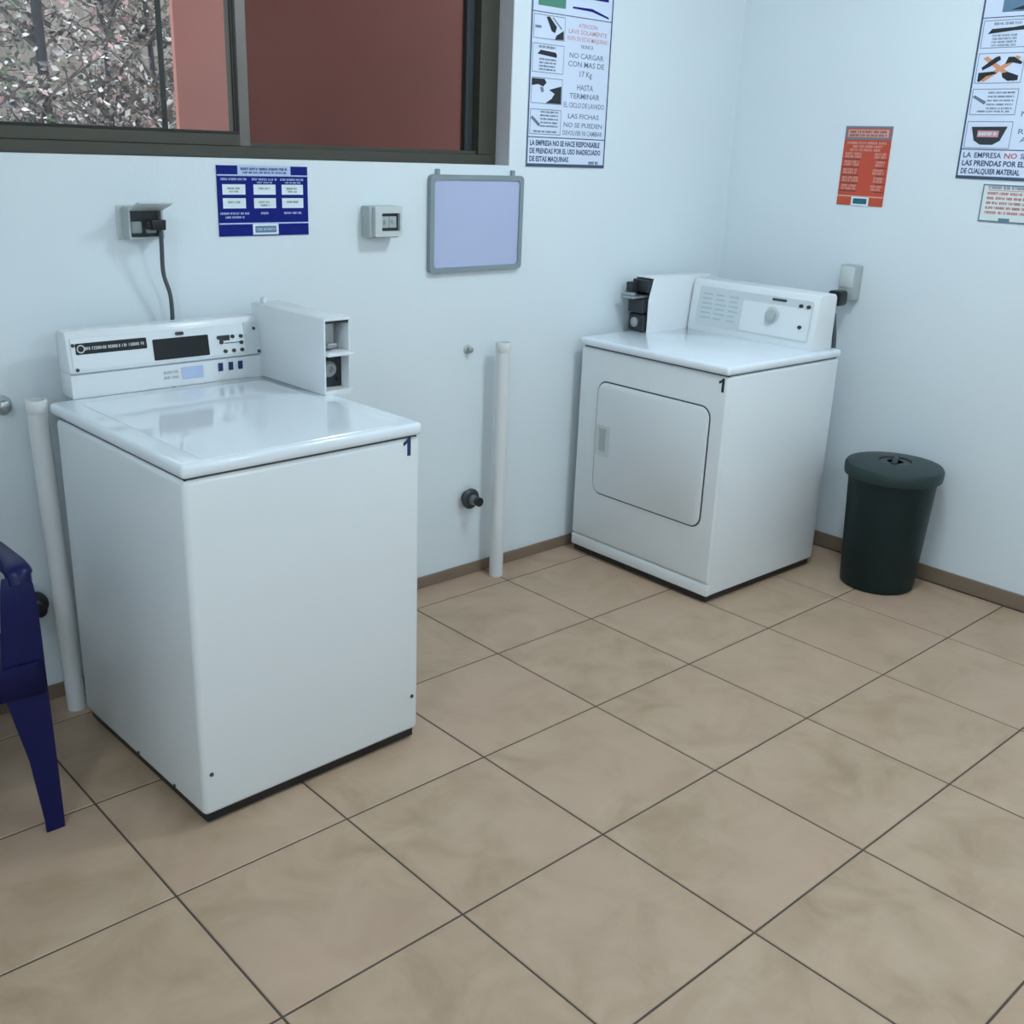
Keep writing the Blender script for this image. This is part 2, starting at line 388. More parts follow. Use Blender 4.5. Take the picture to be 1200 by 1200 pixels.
# ------------------------------------------------------------------ washing machine (local: x right, y to the wall, front y = -0.32)
wm = thing('washing_machine', 'white top-load coin washing machine with black display and blue number 1', 'washing machine', (-2.6476, -0.5363, 0), 0.024)
part('cabinet', M['enamel'], wm, lambda bm: box(bm, -0.33, 0.33, -0.32, 0.375, 0.03, 0.884, 0.014, 3))
part('base_frame', M['black'], wm, lambda bm: box(bm, -0.318, 0.318, -0.308, 0.36, 0.006, 0.034))  # black slab stands in for the shade in the gap under the cabinet
for sx in (-0.27, 0.27):
    for sy in (-0.25, 0.31):
        part('foot', M['dark'], wm, lambda bm: lathe(bm, [(0.022, 0), (0.022, 0.008), (0.012, 0.012), (0.012, 0.03)], (sx, sy, 0), 12))
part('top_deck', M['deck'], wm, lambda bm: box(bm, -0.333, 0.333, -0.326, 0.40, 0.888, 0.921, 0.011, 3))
part('deck_seal', M['dark'], wm, lambda bm: box(bm, -0.322, 0.322, -0.312, 0.37, 0.88, 0.89))  # dark strip painted in as the gap shadow below the deck
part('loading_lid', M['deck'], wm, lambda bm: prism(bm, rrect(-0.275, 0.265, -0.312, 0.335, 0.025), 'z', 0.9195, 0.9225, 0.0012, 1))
# console
part('console_base', M['console'], wm, lambda bm: prism(bm, [(0.40, 0.920), (0.402, 0.982), (0.412, 0.988), (0.472, 0.988), (0.472, 0.920)], 'x', -0.268, 0.33, 0.003, 2))
cons = part('console', M['console'], wm, lambda bm: prism(bm, [(0.396, 0.988), (0.394, 0.993), (0.408, 1.088), (0.416, 1.097), (0.460, 1.097), (0.472, 1.085), (0.472, 0.988)], 'x', -0.272, 0.33, 0.005, 2))
cpl = part('control_panel', M['console'], cons, lambda bm: prism(bm, [(0.3925, 0.997), (0.4035, 1.079), (0.4075, 1.079), (0.3965, 0.997)], 'x', -0.262, 0.245, 0.001, 1))
part('end_panel', M['panel'], cons, lambda bm: prism(bm, [(0.392, 0.990), (0.4045, 1.083), (0.4085, 1.083), (0.396, 0.990)], 'x', 0.247, 0.297, 0.001, 1), label='grey end plate of the console beside the coin box')  # grey of this plate paints the shadow of the coin box
def on_panel(fn, name, mk, parent=cpl, label=None):
    """fn fills a bmesh in (x, -, z); the panel leans back"""
    bm = bmesh.new(); fn(bm)
    for v in bm.verts:
        v.co.y = 0.3925 + (v.co.z - 0.997) * 0.1341 + v.co.y
    return obj(name, bm, M[mk], parent, None, label)
on_panel(lambda bm: prism(bm, rrect(-0.037, 0.130, 1.001, 1.058, 0.003), 'y', -0.0015, 0.001), 'display', 'black')
on_panel(lambda bm: prism(bm, rrect(-0.250, -0.054, 1.037, 1.066, 0.003), 'y', -0.001, 0.001), 'name_strip', 'black')
p = Print(cpl, 0); P_ = ('name_lettering', 'lightgrey')
p.scribble(P_, -0.225, -0.06, 1.0515, 0.008, 1, 3)
bm = p.L.pop(P_)
for k in range(16):
    a0, a1 = 2 * PI * k / 16, 2 * PI * (k + 1) / 16
    bm.faces.new([bm.verts.new((-0.236 + r * math.cos(a), -0.0003, 1.0515 + r * math.sin(a))) for r, a in ((0.011, a0), (0.011, a1), (0.008, a1), (0.008, a0))])
for v in bm.verts: v.co.y = 0.3925 + (v.co.z - 0.997) * 0.1341 - 0.0016
obj('name_lettering', bm, M['lightgrey'], cpl)
on_panel(lambda bm: prism(bm, rrect(0.032, 0.056, 1.064, 1.073, 0.003), 'y', -0.004, 0.001), 'key_lock', 'dark')
for bx, bz in ((0.163, 1.046), (0.170, 1.032), (0.186, 1.046), (0.207, 1.046), (0.234, 1.045), (0.234, 1.027), (0.180, 1.006), (0.207, 1.006), (0.234, 1.006)):
    on_panel(lambda bm: prism(bm, [(bx + 0.0065 * math.cos(2 * PI * k / 10), bz + 0.0055 * math.sin(2 * PI * k / 10)) for k in range(10)], 'y', -0.003, 0.001), 'button', 'dark')
on_panel(lambda bm: (box(bm, 0.165, 0.198, -0.001, 0.001, 1.036, 1.051), box(bm, 0.18, 0.232, -0.001, 0.001, 1.0275, 1.0295)), 'button_label', 'dark')
for bx, bz in ((-0.256, 1.062), (-0.252, 0.998), (0.279, 1.063), (0.289, 0.996)):
    on_panel(lambda bm: prism(bm, [(bx + 0.005 * math.cos(2 * PI * k / 8), bz + 0.005 * math.sin(2 * PI * k / 8)) for k in range(8)], 'y', -0.0025, 0.001), 'screw', 'dark', cons)
p = Print(wm, 0.3995)
for k, x in enumerate((0.158, 0.191, 0.222)): p.rect(('soap_marks', 'blueprint'), x, x + 0.015, 0.948, 0.972, 1)
p.rect(('sticker', 'signpale'), 0.045, 0.11, 0.938, 0.972, 1); p.scribble(('sticker_print', 'paleprint'), -0.01, 0.035, 0.962, 0.008, 1, 4); p.scribble(('sticker_print', 'paleprint'), -0.01, 0.035, 0.948, 0.008, 1, 5)
p.done()
# coin box with open mechanism bays
CX0, CX1, CYF = 0.297, 0.392, 0.062
cb = part('coin_box', M['console'], wm, lambda bm: (
    box(bm, CX0, CX0 + 0.006, CYF, 0.44, 0.921, 1.133, 0.002, 2), box(bm, CX1 - 0.006, CX1, CYF + 0.01, 0.44, 0.921, 1.133, 0.002, 2),
    box(bm, CX0 + 0.004, CX1 - 0.004, CYF, 0.44, 1.126, 1.134, 0.002, 2), box(bm, CX0 + 0.005, CX1 - 0.005, 0.17, 0.44, 0.921, 1.127),
    box(bm, CX0 + 0.005, CX1 - 0.004, CYF - 0.014, 0.18, 1.030, 1.039, 0.002, 2), box(bm, CX0 + 0.005, CX1 - 0.005, CYF + 0.002, 0.18, 0.921, 0.932)))
part('coin_slide', M['steel'], cb, lambda bm: (box(bm, CX0 + 0.012, CX1 - 0.035, 0.10, 0.165, 1.042, 1.118, 0.004, 2), box(bm, CX0 + 0.02, CX1 - 0.045, CYF + 0.01, 0.10, 1.05, 1.062, 0.002, 1)), label='grey metal coin slide in the upper bay')
part('bay_lining', M['cavity'], cb, lambda bm: (box(bm, CX0 + 0.006, CX1 - 0.006, 0.160, 0.169, 1.039, 1.126), box(bm, CX0 + 0.006, CX1 - 0.006, 0.11, 0.169, 0.932, 1.030),
     box(bm, CX0 + 0.006, CX1 - 0.007, CYF + 0.01, 0.16, 1.118, 1.126)), None, label='dark lining of the coin box bays')
RY = Matrix.Rotation(PI / 2, 4, 'X')
part('lock', M['steel'], cb, lambda bm: (lathe(bm, [(0.023, 0), (0.023, 0.012), (0.017, 0.018), (0.009, 0.018), (0.009, 0.010)], (0, 0, 0), 20, Matrix.Translation((0.340, 0.112, 0.985)) @ RY),), label='round steel lock in the lower bay')
for lx, lz in ((0.322, 1.016), (0.372, 0.952), (0.372, 1.016)):
    part('bolt', M['black'], cb, lambda bm: lathe(bm, [(0.006, 0), (0.006, 0.006)], (0, 0, 0), 10, Matrix.Translation((lx, 0.111, lz)) @ RY))
part('latch', M['console'], cb, lambda bm: box(bm, 0.315, 0.328, 0.40, 0.42, 1.133, 1.150, 0.002, 1))
# front number, bumper screws
p = Print(wm, -0.3200); p.poly(('number_decal', 'blueprint'), [(0.286 + a, 0.862 + b) for a, b in ONE]); p.done()
for x, z in ((-0.306, 0.142), (0.306, 0.138)):
    part('screw', M['dark'], wm, lambda bm: lathe(bm, [(0.006, 0), (0.005, 0.003)], (0, 0, 0), 10, Matrix.Translation((x, -0.3195, z)) @ RY))
for y in (0.034, -0.167):
    part('screw', M['dark'], wm, lambda bm: lathe(bm, [(0.005, 0), (0.004, 0.003)], (0, 0, 0), 10, Matrix.Translation((-0.3295, y, 0.045)) @ Matrix.Rotation(-PI / 2, 4, 'Y')))
# plug and cord of the washer, plugged into the socket above
def wl(x, y, z):                                   # world -> washer local
    d = Vector((x + 2.6476, y + 0.5363, z)); return Matrix.Rotation(-0.024, 3, 'Z') @ d
part('power_cord', M['cord'], wm, lambda bm: tube(bm, spline([wl(-2.622, -0.082, 1.342), wl(-2.621, -0.078, 1.30), wl(-2.612, -0.058, 1.225), wl(-2.592, -0.048, 1.165), wl(-2.586, -0.040, 1.10), wl(-2.588, -0.034, 1.0), wl(-2.60, -0.034, 0.75)]), 0.006, 8), 60)
part('plug', M['black'], wm, lambda bm: prism(bm, [(q.x, q.z) for q in (wl(-2.650, 0, 1.345), wl(-2.612, 0, 1.345), wl(-2.610, 0, 1.372), wl(-2.652, 0, 1.372))], 'y', wl(-2.6, -0.090, 0).y, wl(-2.6, -0.045, 0).y, 0.003, 2))

# ------------------------------------------------------------------ dryer (local: front x = -0.343, right side y = -0.36)
dr = thing('dryer', 'white front-load coin dryer with square door and number 1 in the corner', 'dryer', (-0.5568, -0.4214, 0), -0.014)
DX0, DX1, DY0, DY1 = -0.343, 0.355, -0.362, 0.362
part('cabinet', M['enamel'], dr, lambda bm: box(bm, DX0 + 0.012, DX1, DY0, DY1, 0.03, 0.866, 0.010, 3))
part('front_panel', M['enamel'], dr, lambda bm: box(bm, DX0, DX0 + 0.03, DY0 + 0.001, DY1 - 0.001, 0.082, 0.864, 0.009, 3))
part('toe_panel', M['enamel'], dr, lambda bm: box(bm, DX0 + 0.001, DX0 + 0.03, DY0 + 0.001, DY1 - 0.001, 0.03, 0.079, 0.006, 2))
part('base_frame', M['black'], dr, lambda bm: box(bm, DX0 + 0.012, DX1 - 0.012, DY0 + 0.012, DY1 - 0.012, 0.006, 0.034))  # black slab painting the shaded gap below the dryer
for sx in (-0.29, 0.30):
    for sy in (-0.30, 0.30):
        part('foot', M['dark'], dr, lambda bm: lathe(bm, [(0.022, 0), (0.022, 0.008), (0.012, 0.012), (0.012, 0.03)], (sx, sy, 0), 12))
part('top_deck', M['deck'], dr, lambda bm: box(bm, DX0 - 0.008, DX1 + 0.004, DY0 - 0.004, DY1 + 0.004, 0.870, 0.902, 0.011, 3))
part('deck_seal', M['dark'], dr, lambda bm: box(bm, DX0 + 0.012, DX1 - 0.01, DY0 + 0.008, DY1 - 0.008, 0.862, 0.872))  # dark strip for the shadow line between deck and cabinet
door = part('door', M['enamel'], dr, lambda bm: prism(bm, rrect(-0.296, 0.252, 0.290, 0.742, 0.04), 'x', DX0 - 0.007, DX0 + 0.002, 0.003, 2), 30)
part('door_gasket', M['dark'], door, lambda bm: ring(bm, rrect(-0.3015, 0.2575, 0.2845, 0.7475, 0.045), rrect(-0.294, 0.250, 0.292, 0.740, 0.039), 'x', DX0 - 0.0012, DX0 + 0.001), None, label='thin dark seam round the door')
hd = part('handle', M['lightgrey'], door, lambda bm: ring(bm, rrect(0.172, 0.246, 0.448, 0.572, 0.006), rrect(0.193, 0.228, 0.466, 0.560, 0.004), 'x', DX0 - 0.0095, DX0 - 0.004), None, label='recessed grey door pull')
part('handle_recess', M['greyplastic'], door, lambda bm: (box(bm, DX0 - 0.0080, DX0 - 0.006, 0.192, 0.229, 0.465, 0.545), box(bm, DX0 - 0.0105, DX0 - 0.006, 0.190, 0.231, 0.545, 0.561)), None)
# console
dcons = part('console', M['console'], dr, lambda bm: prism(bm, [(0.196, 0.901), (0.192, 0.915), (0.214, 1.098), (0.226, 1.112), (0.318, 1.112), (0.330, 1.100), (0.330, 0.901)], 'y', -0.335, 0.275, 0.006, 2))
SL = (0.214 - 0.192) / (1.098 - 0.915)
def on_dc(fn, name, mk, label=None):
    """fn builds in local (depth x out of panel negative, y, z)"""
    bm = bmesh.new(); fn(bm)
    for v in bm.verts: v.co.x = 0.192 + (v.co.z - 0.915) * SL + v.co.x
    return obj(name, bm, M[mk], dcons, None, label)
on_dc(lambda bm: prism(bm, rrect(-0.312, 0.235, 0.930, 1.086, 0.01), 'x', -0.0015, 0.002), 'control_panel', 'panel')
on_dc(lambda bm: prism(bm, rrect(-0.305, 0.010, 0.937, 1.055, 0.006), 'x', -0.0022, 0.002), 'dial_plate', 'console')
on_dc(lambda bm: prism(bm, [(-0.135 + 0.021 * math.cos(2 * PI * k / 18), 1.012 + 0.021 * math.sin(2 * PI * k / 18)) for k in range(18)], 'x', -0.022, 0.0, 0.003, 2), 'timer_knob', 'greyplastic', 'grey round timer knob')
on_dc(lambda bm: prism(bm, [(-0.135 + 0.034 * math.cos(2 * PI * k / 20), 1.012 + 0.034 * math.sin(2 * PI * k / 20)) for k in range(20)], 'x', -0.004, 0.0), 'knob_ring', 'lightgrey')
on_dc(lambda bm: prism(bm, rrect(-0.190, -0.125, 1.070, 1.079, 0.003), 'x', -0.004, 0.0), 'name_badge', 'dark', 'small dark name badge')
for by, bz in ((-0.258, 1.064), (-0.292, 1.064), (-0.268, 0.985)):
    on_dc(lambda bm: prism(bm, [(by + 0.009 * math.cos(2 * PI * k / 10), bz + 0.007 * math.sin(2 * PI * k / 10)) for k in range(10)], 'x', -0.006, 0.0), 'button', 'dark')
def dlabels(bm):
    rnd = random.Random(5)
    for c in range(3):
        for r in range(6):
            y1 = 0.215 - c * 0.068; z = 1.058 - r * 0.019
            box(bm, -0.0022, 0.0, y1 - rnd.uniform(0.035, 0.058), y1, z - 0.0035, z + 0.0035)
on_dc(dlabels, 'printed_directions', 'paleprint')
# coin box at the far end of the console
DCY = 0.283
dcb = part('coin_box', M['console'], dr, lambda bm: (
    prism(bm, [(-0.050, 0.901), (-0.052, 1.03), (-0.028, 1.122), (0.33, 1.122), (0.33, 0.901)], 'y', DCY, DCY + 0.006, 0.002, 2),
    prism(bm, [(-0.050, 0.901), (-0.052, 1.03), (-0.028, 1.122), (0.33, 1.122), (0.33, 0.901)], 'y', 0.378, 0.384, 0.002, 2),
    box(bm, -0.03, 0.33, DCY + 0.004, 0.380, 1.116, 1.123, 0.002, 2), box(bm, 0.03, 0.33, DCY + 0.005, 0.379, 0.902, 1.118)))
part('coin_slide', M['steel'], dcb, lambda bm: (box(bm, -0.125, 0.03, DCY + 0.02, 0.372, 1.040, 1.052, 0.003, 1), box(bm, -0.128, -0.10, DCY + 0.028, 0.372, 1.052, 1.064, 0.003, 1)), label='steel coin slide sticking out of the coin box')
part('mechanism', M['cavity'], dcb, lambda bm: (box(bm, -0.055, 0.03, DCY + 0.007, 0.377, 1.062, 1.112, 0.004, 1), box(bm, -0.075, 0.03, DCY + 0.012, 0.377, 0.980, 1.038, 0.004, 1),
     box(bm, -0.065, 0.03, DCY + 0.010, 0.377, 0.906, 0.975, 0.004, 1), box(bm, -0.085, -0.03, 0.35, 0.384, 1.03, 1.10, 0.003, 1)), 35, label='dark coin mechanism facing the room')
part('lock', M['steel'], dcb, lambda bm: lathe(bm, [(0.02, 0), (0.02, 0.012), (0.013, 0.016)], (0, 0, 0), 18, Matrix.Translation((-0.064, 0.335, 0.942)) @ Matrix.Rotation(-PI / 2, 4, 'Y')))
bm = bmesh.new(); pr = Print(dr, 0)
pr.poly(('number_decal', 'inkblack'), ONE)
b2 = pr.L.pop(('number_decal', 'inkblack'))
for v in b2.verts: v.co = Vector((DX0 - 0.0006, -0.335 - v.co.x, 0.834 + v.co.z))
obj('number_decal', b2, M['inkblack'], dr); bm.free()
# plug and cord of the dryer
def dl(x, y, z): return Matrix.Rotation(0.014, 3, 'Z') @ Vector((x + 0.5568, y + 0.4214, z))
part('power_cord', M['cord'], dr, lambda bm: tube(bm, spline([dl(-0.062, -0.655, 1.075), dl(-0.085, -0.665, 1.03), dl(-0.095, -0.690, 0.90), dl(-0.10, -0.700, 0.72), dl(-0.12, -0.69, 0.5), dl(-0.15, -0.66, 0.3)]), 0.009, 8), 60)
part('plug', M['black'], dr, lambda bm: prism(bm, rrect(dl(0, -0.69, 0).y, dl(0, -0.635, 0).y, 1.045, 1.105, 0.012), 'x', dl(-0.085, 0, 0).x, dl(-0.028, 0, 0).x, 0.005, 2))

# ------------------------------------------------------------------ trash can
tc = thing('trash_can', 'dark green round plastic trash can with lid beside the dryer', 'trash can', (-0.165, -1.062, 0))
def bucket(bm): lathe(bm, [(0.132, 0.0), (0.139, 0.004), (0.142, 0.02), (0.165, 0.448), (0.170, 0.452), (0.170, 0.460), (0.158, 0.460), (0.13, 0.02), (0.05, 0.014)], n=44)
part('bucket', M['bin'], tc, bucket)
lid = part('lid', M['binlid'], tc, lambda bm: lathe(bm, [(0.172, 0.448), (0.182, 0.450), (0.184, 0.462), (0.184, 0.486), (0.178, 0.495), (0.150, 0.501), (0.09, 0.508), (0.062, 0.509), (0.058, 0.501), (0.02, 0.501)], n=44))
part('lid_handle', M['black'], lid, lambda bm: (lathe(bm, [(0.056, 0.5015), (0.056, 0.505), (0.030, 0.505), (0.03, 0.5015)], n=28), ), label='dark recessed grip in the lid')
part('grip_bar', M['binlid'], lid, lambda bm: box(bm, -0.058, 0.058, -0.011, 0.011, 0.504, 0.513, 0.003, 2)).rotation_euler = (0, 0, 0.4)

# ------------------------------------------------------------------ things on the back wall
# socket box with lifted flap
ob = thing('socket_box', 'grey surface socket box with a raised flap and black plug above the washer', 'socket', (-2.648, 0, 1.361))
part('back_plate', M['lightgrey'], ob, lambda bm: box(bm, -0.062, 0.060, -0.006, 0, -0.046, 0.046, 0.002, 1))
part('box_body', M['greyplastic'], ob, lambda bm: ring(bm, rrect(-0.05, 0.05, -0.043, 0.043, 0.006), rrect(-0.044, 0.044, -0.037, 0.037, 0.005), 'y', -0.05, -0.005), None)
part('socket_plate', M['dark'], ob, lambda bm: box(bm, -0.046, 0.046, -0.03, -0.004, -0.039, 0.039), None)
part('socket_face', M['greyplastic'], ob, lambda bm: (box(bm, -0.036, -0.006, -0.034, -0.03, -0.028, 0.004, 0.003, 1), box(bm, 0.006, 0.036, -0.034, -0.03, -0.028, 0.004, 0.003, 1)))
fl = part('flap', M['lightgrey'], ob, lambda bm: box(bm, -0.05, 0.05, -0.078, 0, -0.003, 0.003, 0.002, 1)); fl.location = (0.0, -0.046, 0.035); fl.rotation_euler = (-0.30, 0, 0)

sb = thing('breaker_box', 'small grey breaker box between blue sign and whiteboard', 'switch box', (-1.842, 0, 1.352))
part('box_body', M['greyplastic'], sb, lambda bm: box(bm, -0.062, 0.058, -0.045, 0, -0.05, 0.05, 0.005, 2))
part('cover', M['lightgrey'], sb, lambda bm: ring(bm, rrect(-0.048, 0.058, -0.045, 0.05, 0.004), rrect(-0.022, 0.05, -0.028, 0.028, 0.003), 'y', -0.060, -0.044), None)
part('window_flap', M['dark'], sb, lambda bm: box(bm, -0.024, 0.052, -0.047, -0.044, -0.03, 0.03), None)
for k in range(2):
    part('breaker', M['greyplastic'], sb, lambda bm: (box(bm, -0.018 + k * 0.030, 0.010 + k * 0.030, -0.053, -0.046, -0.018, 0.018, 0.001, 1), box(bm, -0.010 + k * 0.03, 0.002 + k * 0.03, -0.058, -0.052, -0.004, 0.008)), None)

# whiteboard
wb = thing('whiteboard', 'small blank whiteboard with grey frame under the window corner', 'whiteboard', (-1.422, 0, 1.339))
part('board', M['whiteboard'], wb, lambda bm: box(bm, -0.20, 0.20, -0.014, -0.003, -0.152, 0.152), None)
part('frame', M['alu'], wb, lambda bm: ring(bm, rrect(-0.213, 0.213, -0.164, 0.162, 0.016), rrect(-0.196, 0.196, -0.147, 0.146, 0.014), 'y', -0.02, 0), 30)
for x in (-0.175, 0.168):
    part('hanger', M['alu'], wb, lambda bm: box(bm, x - 0.008, x + 0.008, -0.012, 0, 0.158, 0.180, 0.002, 1))

# blue sign
bs = thing('blue_sign', 'blue sign with six white boxes on the wall below the window', 'sign', (-2.255, 0, 1.416))
part('sign_plate', M['signblue'], bs, lambda bm: box(bm, -0.151, 0.151, -0.004, 0, -0.1, 0.1), None)
p = Print(bs, -0.004); Q = ('pale_bands', 'signpale')
p.rect(Q, -0.151, 0.151, 0.071, 0.075); p.rect(Q, -0.151, 0.151, -0.066, -0.062)
p.rect(Q, -0.085, 0.092, 0.075, 0.1)
T_ = ('lettering', 'signblue')
p.scribble(T_, -0.075, 0.085, 0.091, 0.007, 2, 1); p.scribble(T_, -0.07, 0.08, 0.081, 0.006, 2, 2)
PL = ('pale_lettering', 'signpale')
for c, xx in enumerate((-0.098, 0.003, 0.098)):
    p.scribble(PL, xx - 0.042, xx + 0.042, 0.062, 0.006, 1, 20 + c)
    if c: p.scribble(PL, xx - 0.026, xx + 0.028, 0.053, 0.005, 1, 23 + c)
    for r, zz in enumerate((0.033, -0.006)):
        p.rect(('white_box', 'signwhite', c * 2 + r), xx - 0.038, xx + 0.036, zz - 0.0145, zz + 0.0145, 1)
        p.scribble(('box_lettering', 'palegreen'), xx - 0.022, xx + 0.02, zz + 0.003, 0.006, 2, 30 + c * 2 + r)
        if (c + r) % 2 == 0: p.scribble(('box_lettering', 'palegreen'), xx - 0.016, xx + 0.016, zz - 0.006, 0.005, 2, 40 + c * 2 + r)
    ww = (0.048, 0.016, 0.032)[c]
    p.scribble(PL, xx - ww, xx + ww, -0.035, 0.006, 1, 50 + c)
p.scribble(PL, -0.13, -0.068, -0.046, 0.006, 1, 55)
p.rect(('logo_box', 'signwhite'), -0.042, 0.045, -0.097, -0.066, 1); p.rect(('logo', 'signgrey'), -0.034, 0.037, -0.091, -0.072, 2)
p.scribble(('logo_lettering', 'signpale'), -0.03, 0.034, -0.0815, 0.008, 3, 60)
p.done()

def notice(o, W, Z0, Z1, foot, head, rows, cw, side, hdr):
    part('sign_plate', M['paper'], o, lambda bm: box(bm, 0, W, -0.004, 0, Z0, Z1), None)
    p = Print(o, -0.004); B = ('border', 'paperink'); K = ('lettering', 'paperink'); G = ('grey_lettering', 'inkgrey'); X = ('pictogram', 'inkblack')
    p.frame(B, 0, W, Z0, Z1, 0.0065); p.rect(B, 0, W, Z0, Z0 + 0.011, 2); p.rect(B, 0.006, W - 0.006, Z0 + 0.100, Z0 + 0.1035, 1); p.rect(B, 0.006, W - 0.006, head, head + 0.003, 1)
    for k, (txt, wd) in enumerate(foot):
        if isinstance(txt, str): p.text(K, txt, 0.016, Z0 + 0.083 - k * 0.0275, 0.0185, wd, 1, 'l', 0.035)
        else:
            x = 0.016
            for s_, ww, key in txt:
                p.text(key, s_, x, Z0 + 0.083 - k * 0.0275, 0.0185, ww, 1, 'l', 0.02); x += ww + 0.011
    for zc0, zc1 in rows: p.frame(G, 0.012, 0.012 + cw, zc0, zc1, 0.0022)
    for txt, zc, h, wd, mk in side:
        p.text(('side_lettering_' + ('red' if 'red' in mk else 'blue'), mk), txt, 0.012 + cw + (W - 0.02 - cw) / 2, zc, h, wd, 1, 'c', 0.012)
    hdr(p)
    return p, G, X

# tall notice by the window
na = thing('notice_board', 'tall white laundry notice with black pictograms on the back wall by the window', 'notice', (-1.190, 0, 0))
def hdrA(p):
    p.rect(('header_logo', 'inkgreen'), 0.03, 0.165, 2.068, 2.17); p.rect(('header_mark', 'signblue'), 0.20, 0.385, 2.112, 2.18)
    p.poly(('header_mark', 'signblue'), [(0.20, 2.074), (0.30, 2.072), (0.39, 2.056), (0.39, 2.062), (0.30, 2.082), (0.20, 2.080)], 1)
p, G, X = notice(na, 0.412, 1.534, 2.235, [('LA EMPRESA NO SE HACE RESPONSABLE', 0.365), ('DE PRENDAS POR EL USO INADECUADO', 0.372), ('DE ESTAS MAQUINAS', 0.20)], 2.046,
    [(1.962, 2.040), (1.852, 1.947), (1.749, 1.836), (1.645, 1.731)], 0.155,
    [('ATENCION:', 2.022, 0.014, 0.10, 'inkpink'), ('LAVE SOLAMENTE', 2.000, 0.015, 0.20, 'inkpink'), ('ROPA EN ESTAS MAQUINAS', 1.977, 0.015, 0.21, 'inkpink'), ('NUNCA', 1.953, 0.013, 0.065, 'inkgrey'),
     ('NO CARGAR', 1.921, 0.018, 0.18, 'inkgrey'), ('CON MAS DE', 1.893, 0.019, 0.19, 'inkgrey'), ('17 Kg', 1.861, 0.020, 0.065, 'inkgrey'),
     ('HASTA', 1.815, 0.020, 0.085, 'inkgrey'), ('TERMINAR', 1.785, 0.019, 0.16, 'inkgrey'), ('EL CICLO DE LAVADO', 1.753, 0.018, 0.215, 'inkgrey'),
     ('LAS FICHAS', 1.715, 0.017, 0.165, 'inkgrey'), ('NO SE PUEDEN', 1.684, 0.017, 0.205, 'inkgrey'), ('DEVOLVER NI CAMBIAR', 1.656, 0.017, 0.212, 'inkgrey')], hdrA)
p.poly(X, [(0.072, 2.034), (0.088, 2.036), (0.125, 2.005), (0.118, 1.985), (0.100, 1.990), (0.088, 2.010)], 2)
p.poly(X, [(0.125, 1.978), (0.16, 1.996), (0.162, 1.966), (0.118, 1.964)], 2)
p.poly(G, [(0.10, 2.034), (0.108, 2.034), (0.152, 2.002), (0.148, 1.998)], 2); p.scribble(G, 0.02, 0.05, 2.0, 0.008, 2, 3)
p.poly(X, [(0.035, 1.912), (0.13, 1.905), (0.132, 1.913), (0.125, 1.922), (0.05, 1.926)], 2)
for k in range(4): p.scribble(G, 0.045, 0.13, 1.896 - k * 0.011, 0.006, 2, 70 + k)
p.scribble(G, 0.04, 0.13, 1.936, 0.008, 2, 75)
p.poly(X, [(0.014, 1.832), (0.075, 1.832), (0.086, 1.820), (0.070, 1.806), (0.045, 1.813), (0.014, 1.808)], 2)
p.poly(G, [(0.055, 1.805), (0.07, 1.804), (0.075, 1.79), (0.062, 1.786)], 2)
p.poly(X, [(0.10, 1.797), (0.162, 1.812), (0.163, 1.752), (0.085, 1.752), (0.115, 1.768), (0.128, 1.785)], 2)
p.poly(G, [(0.014, 1.700), (0.022, 1.708), (0.062, 1.680), (0.055, 1.672)], 2)
for k in range(5): p.scribble(G, 0.062, 0.155, 1.722 - k * 0.012, 0.006, 2, 80 + k)
p.scribble(G, 0.03, 0.15, 1.655, 0.007, 2, 88)
p.scribble(('lettering', 'paperink'), 0.325, 0.385, 1.552, 0.010, 1, 90)
p.done()

# big notice on the right wall (local x runs along -Y)
nb = thing('notice_board', 'large white laundry notice on the right wall, cut off by the frame edge', 'notice', (XR, -1.022, 0), -PI / 2)
def hdrB(p):
    p.rect(('header_photo', 'signgrey'), 0.07, 0.43, 2.102, 2.23)
    p.poly(('header_mark', 'inkblack'), [(0.10, 2.108), (0.16, 2.125), (0.24, 2.120), (0.40, 2.112), (0.40, 2.106)], 2); p.poly(('header_mark', 'inkblack'), [(0.14, 2.15), (0.2, 2.16), (0.2, 2.145)], 2)
K = ('lettering', 'paperink'); RD = ('red_lettering', 'inkred')
p, G, X = notice(nb, 0.50, 1.550, 2.245, [([('LA', 0.03, K), ('EMPRESA', 0.098, K), ('NO', 0.046, RD), ('SE HACE RESPONSABLE', 0.225, K)], 0), ('LAS PRENDAS POR EL USO INADECUADO', 0.44), ('DE CUALQUIER MATERIAL', 0.215)], 2.085,
    [(1.988, 2.078), (1.873, 1.972), (1.768, 1.855), (1.656, 1.747)], 0.165,
    [('NO CARGAR', 2.05, 0.020, 0.2, 'inkgrey'), ('CON MAS DE 17 Kg', 2.015, 0.020, 0.25, 'inkgrey'), ('NO SECAR', 1.94, 0.02, 0.2, 'inkgrey'), ('CALZADO', 1.905, 0.02, 0.18, 'inkgrey'),
     ('LAS FICHAS', 1.80, 0.018, 0.26, 'inkgrey'), ('NO SE DEVUELVEN', 1.773, 0.018, 0.27, 'inkgrey'), ('RETIRE SU ROPA', 1.715, 0.018, 0.27, 'inkgrey'), ('AL TERMINAR', 1.688, 0.018, 0.25, 'inkgrey')], hdrB)
p.scribble(G, 0.05, 0.15, 2.066, 0.008, 2, 1)
p.poly(X, [(0.032, 2.034), (0.045, 2.050), (0.12, 2.053), (0.165, 2.058), (0.168, 2.044), (0.12, 2.042)], 2)
for k in range(4): p.scribble(G, 0.05, 0.14, 2.028 - k * 0.0105, 0.006, 2, 10 + k)
CP = ('cross_stroke', 'inkorange')
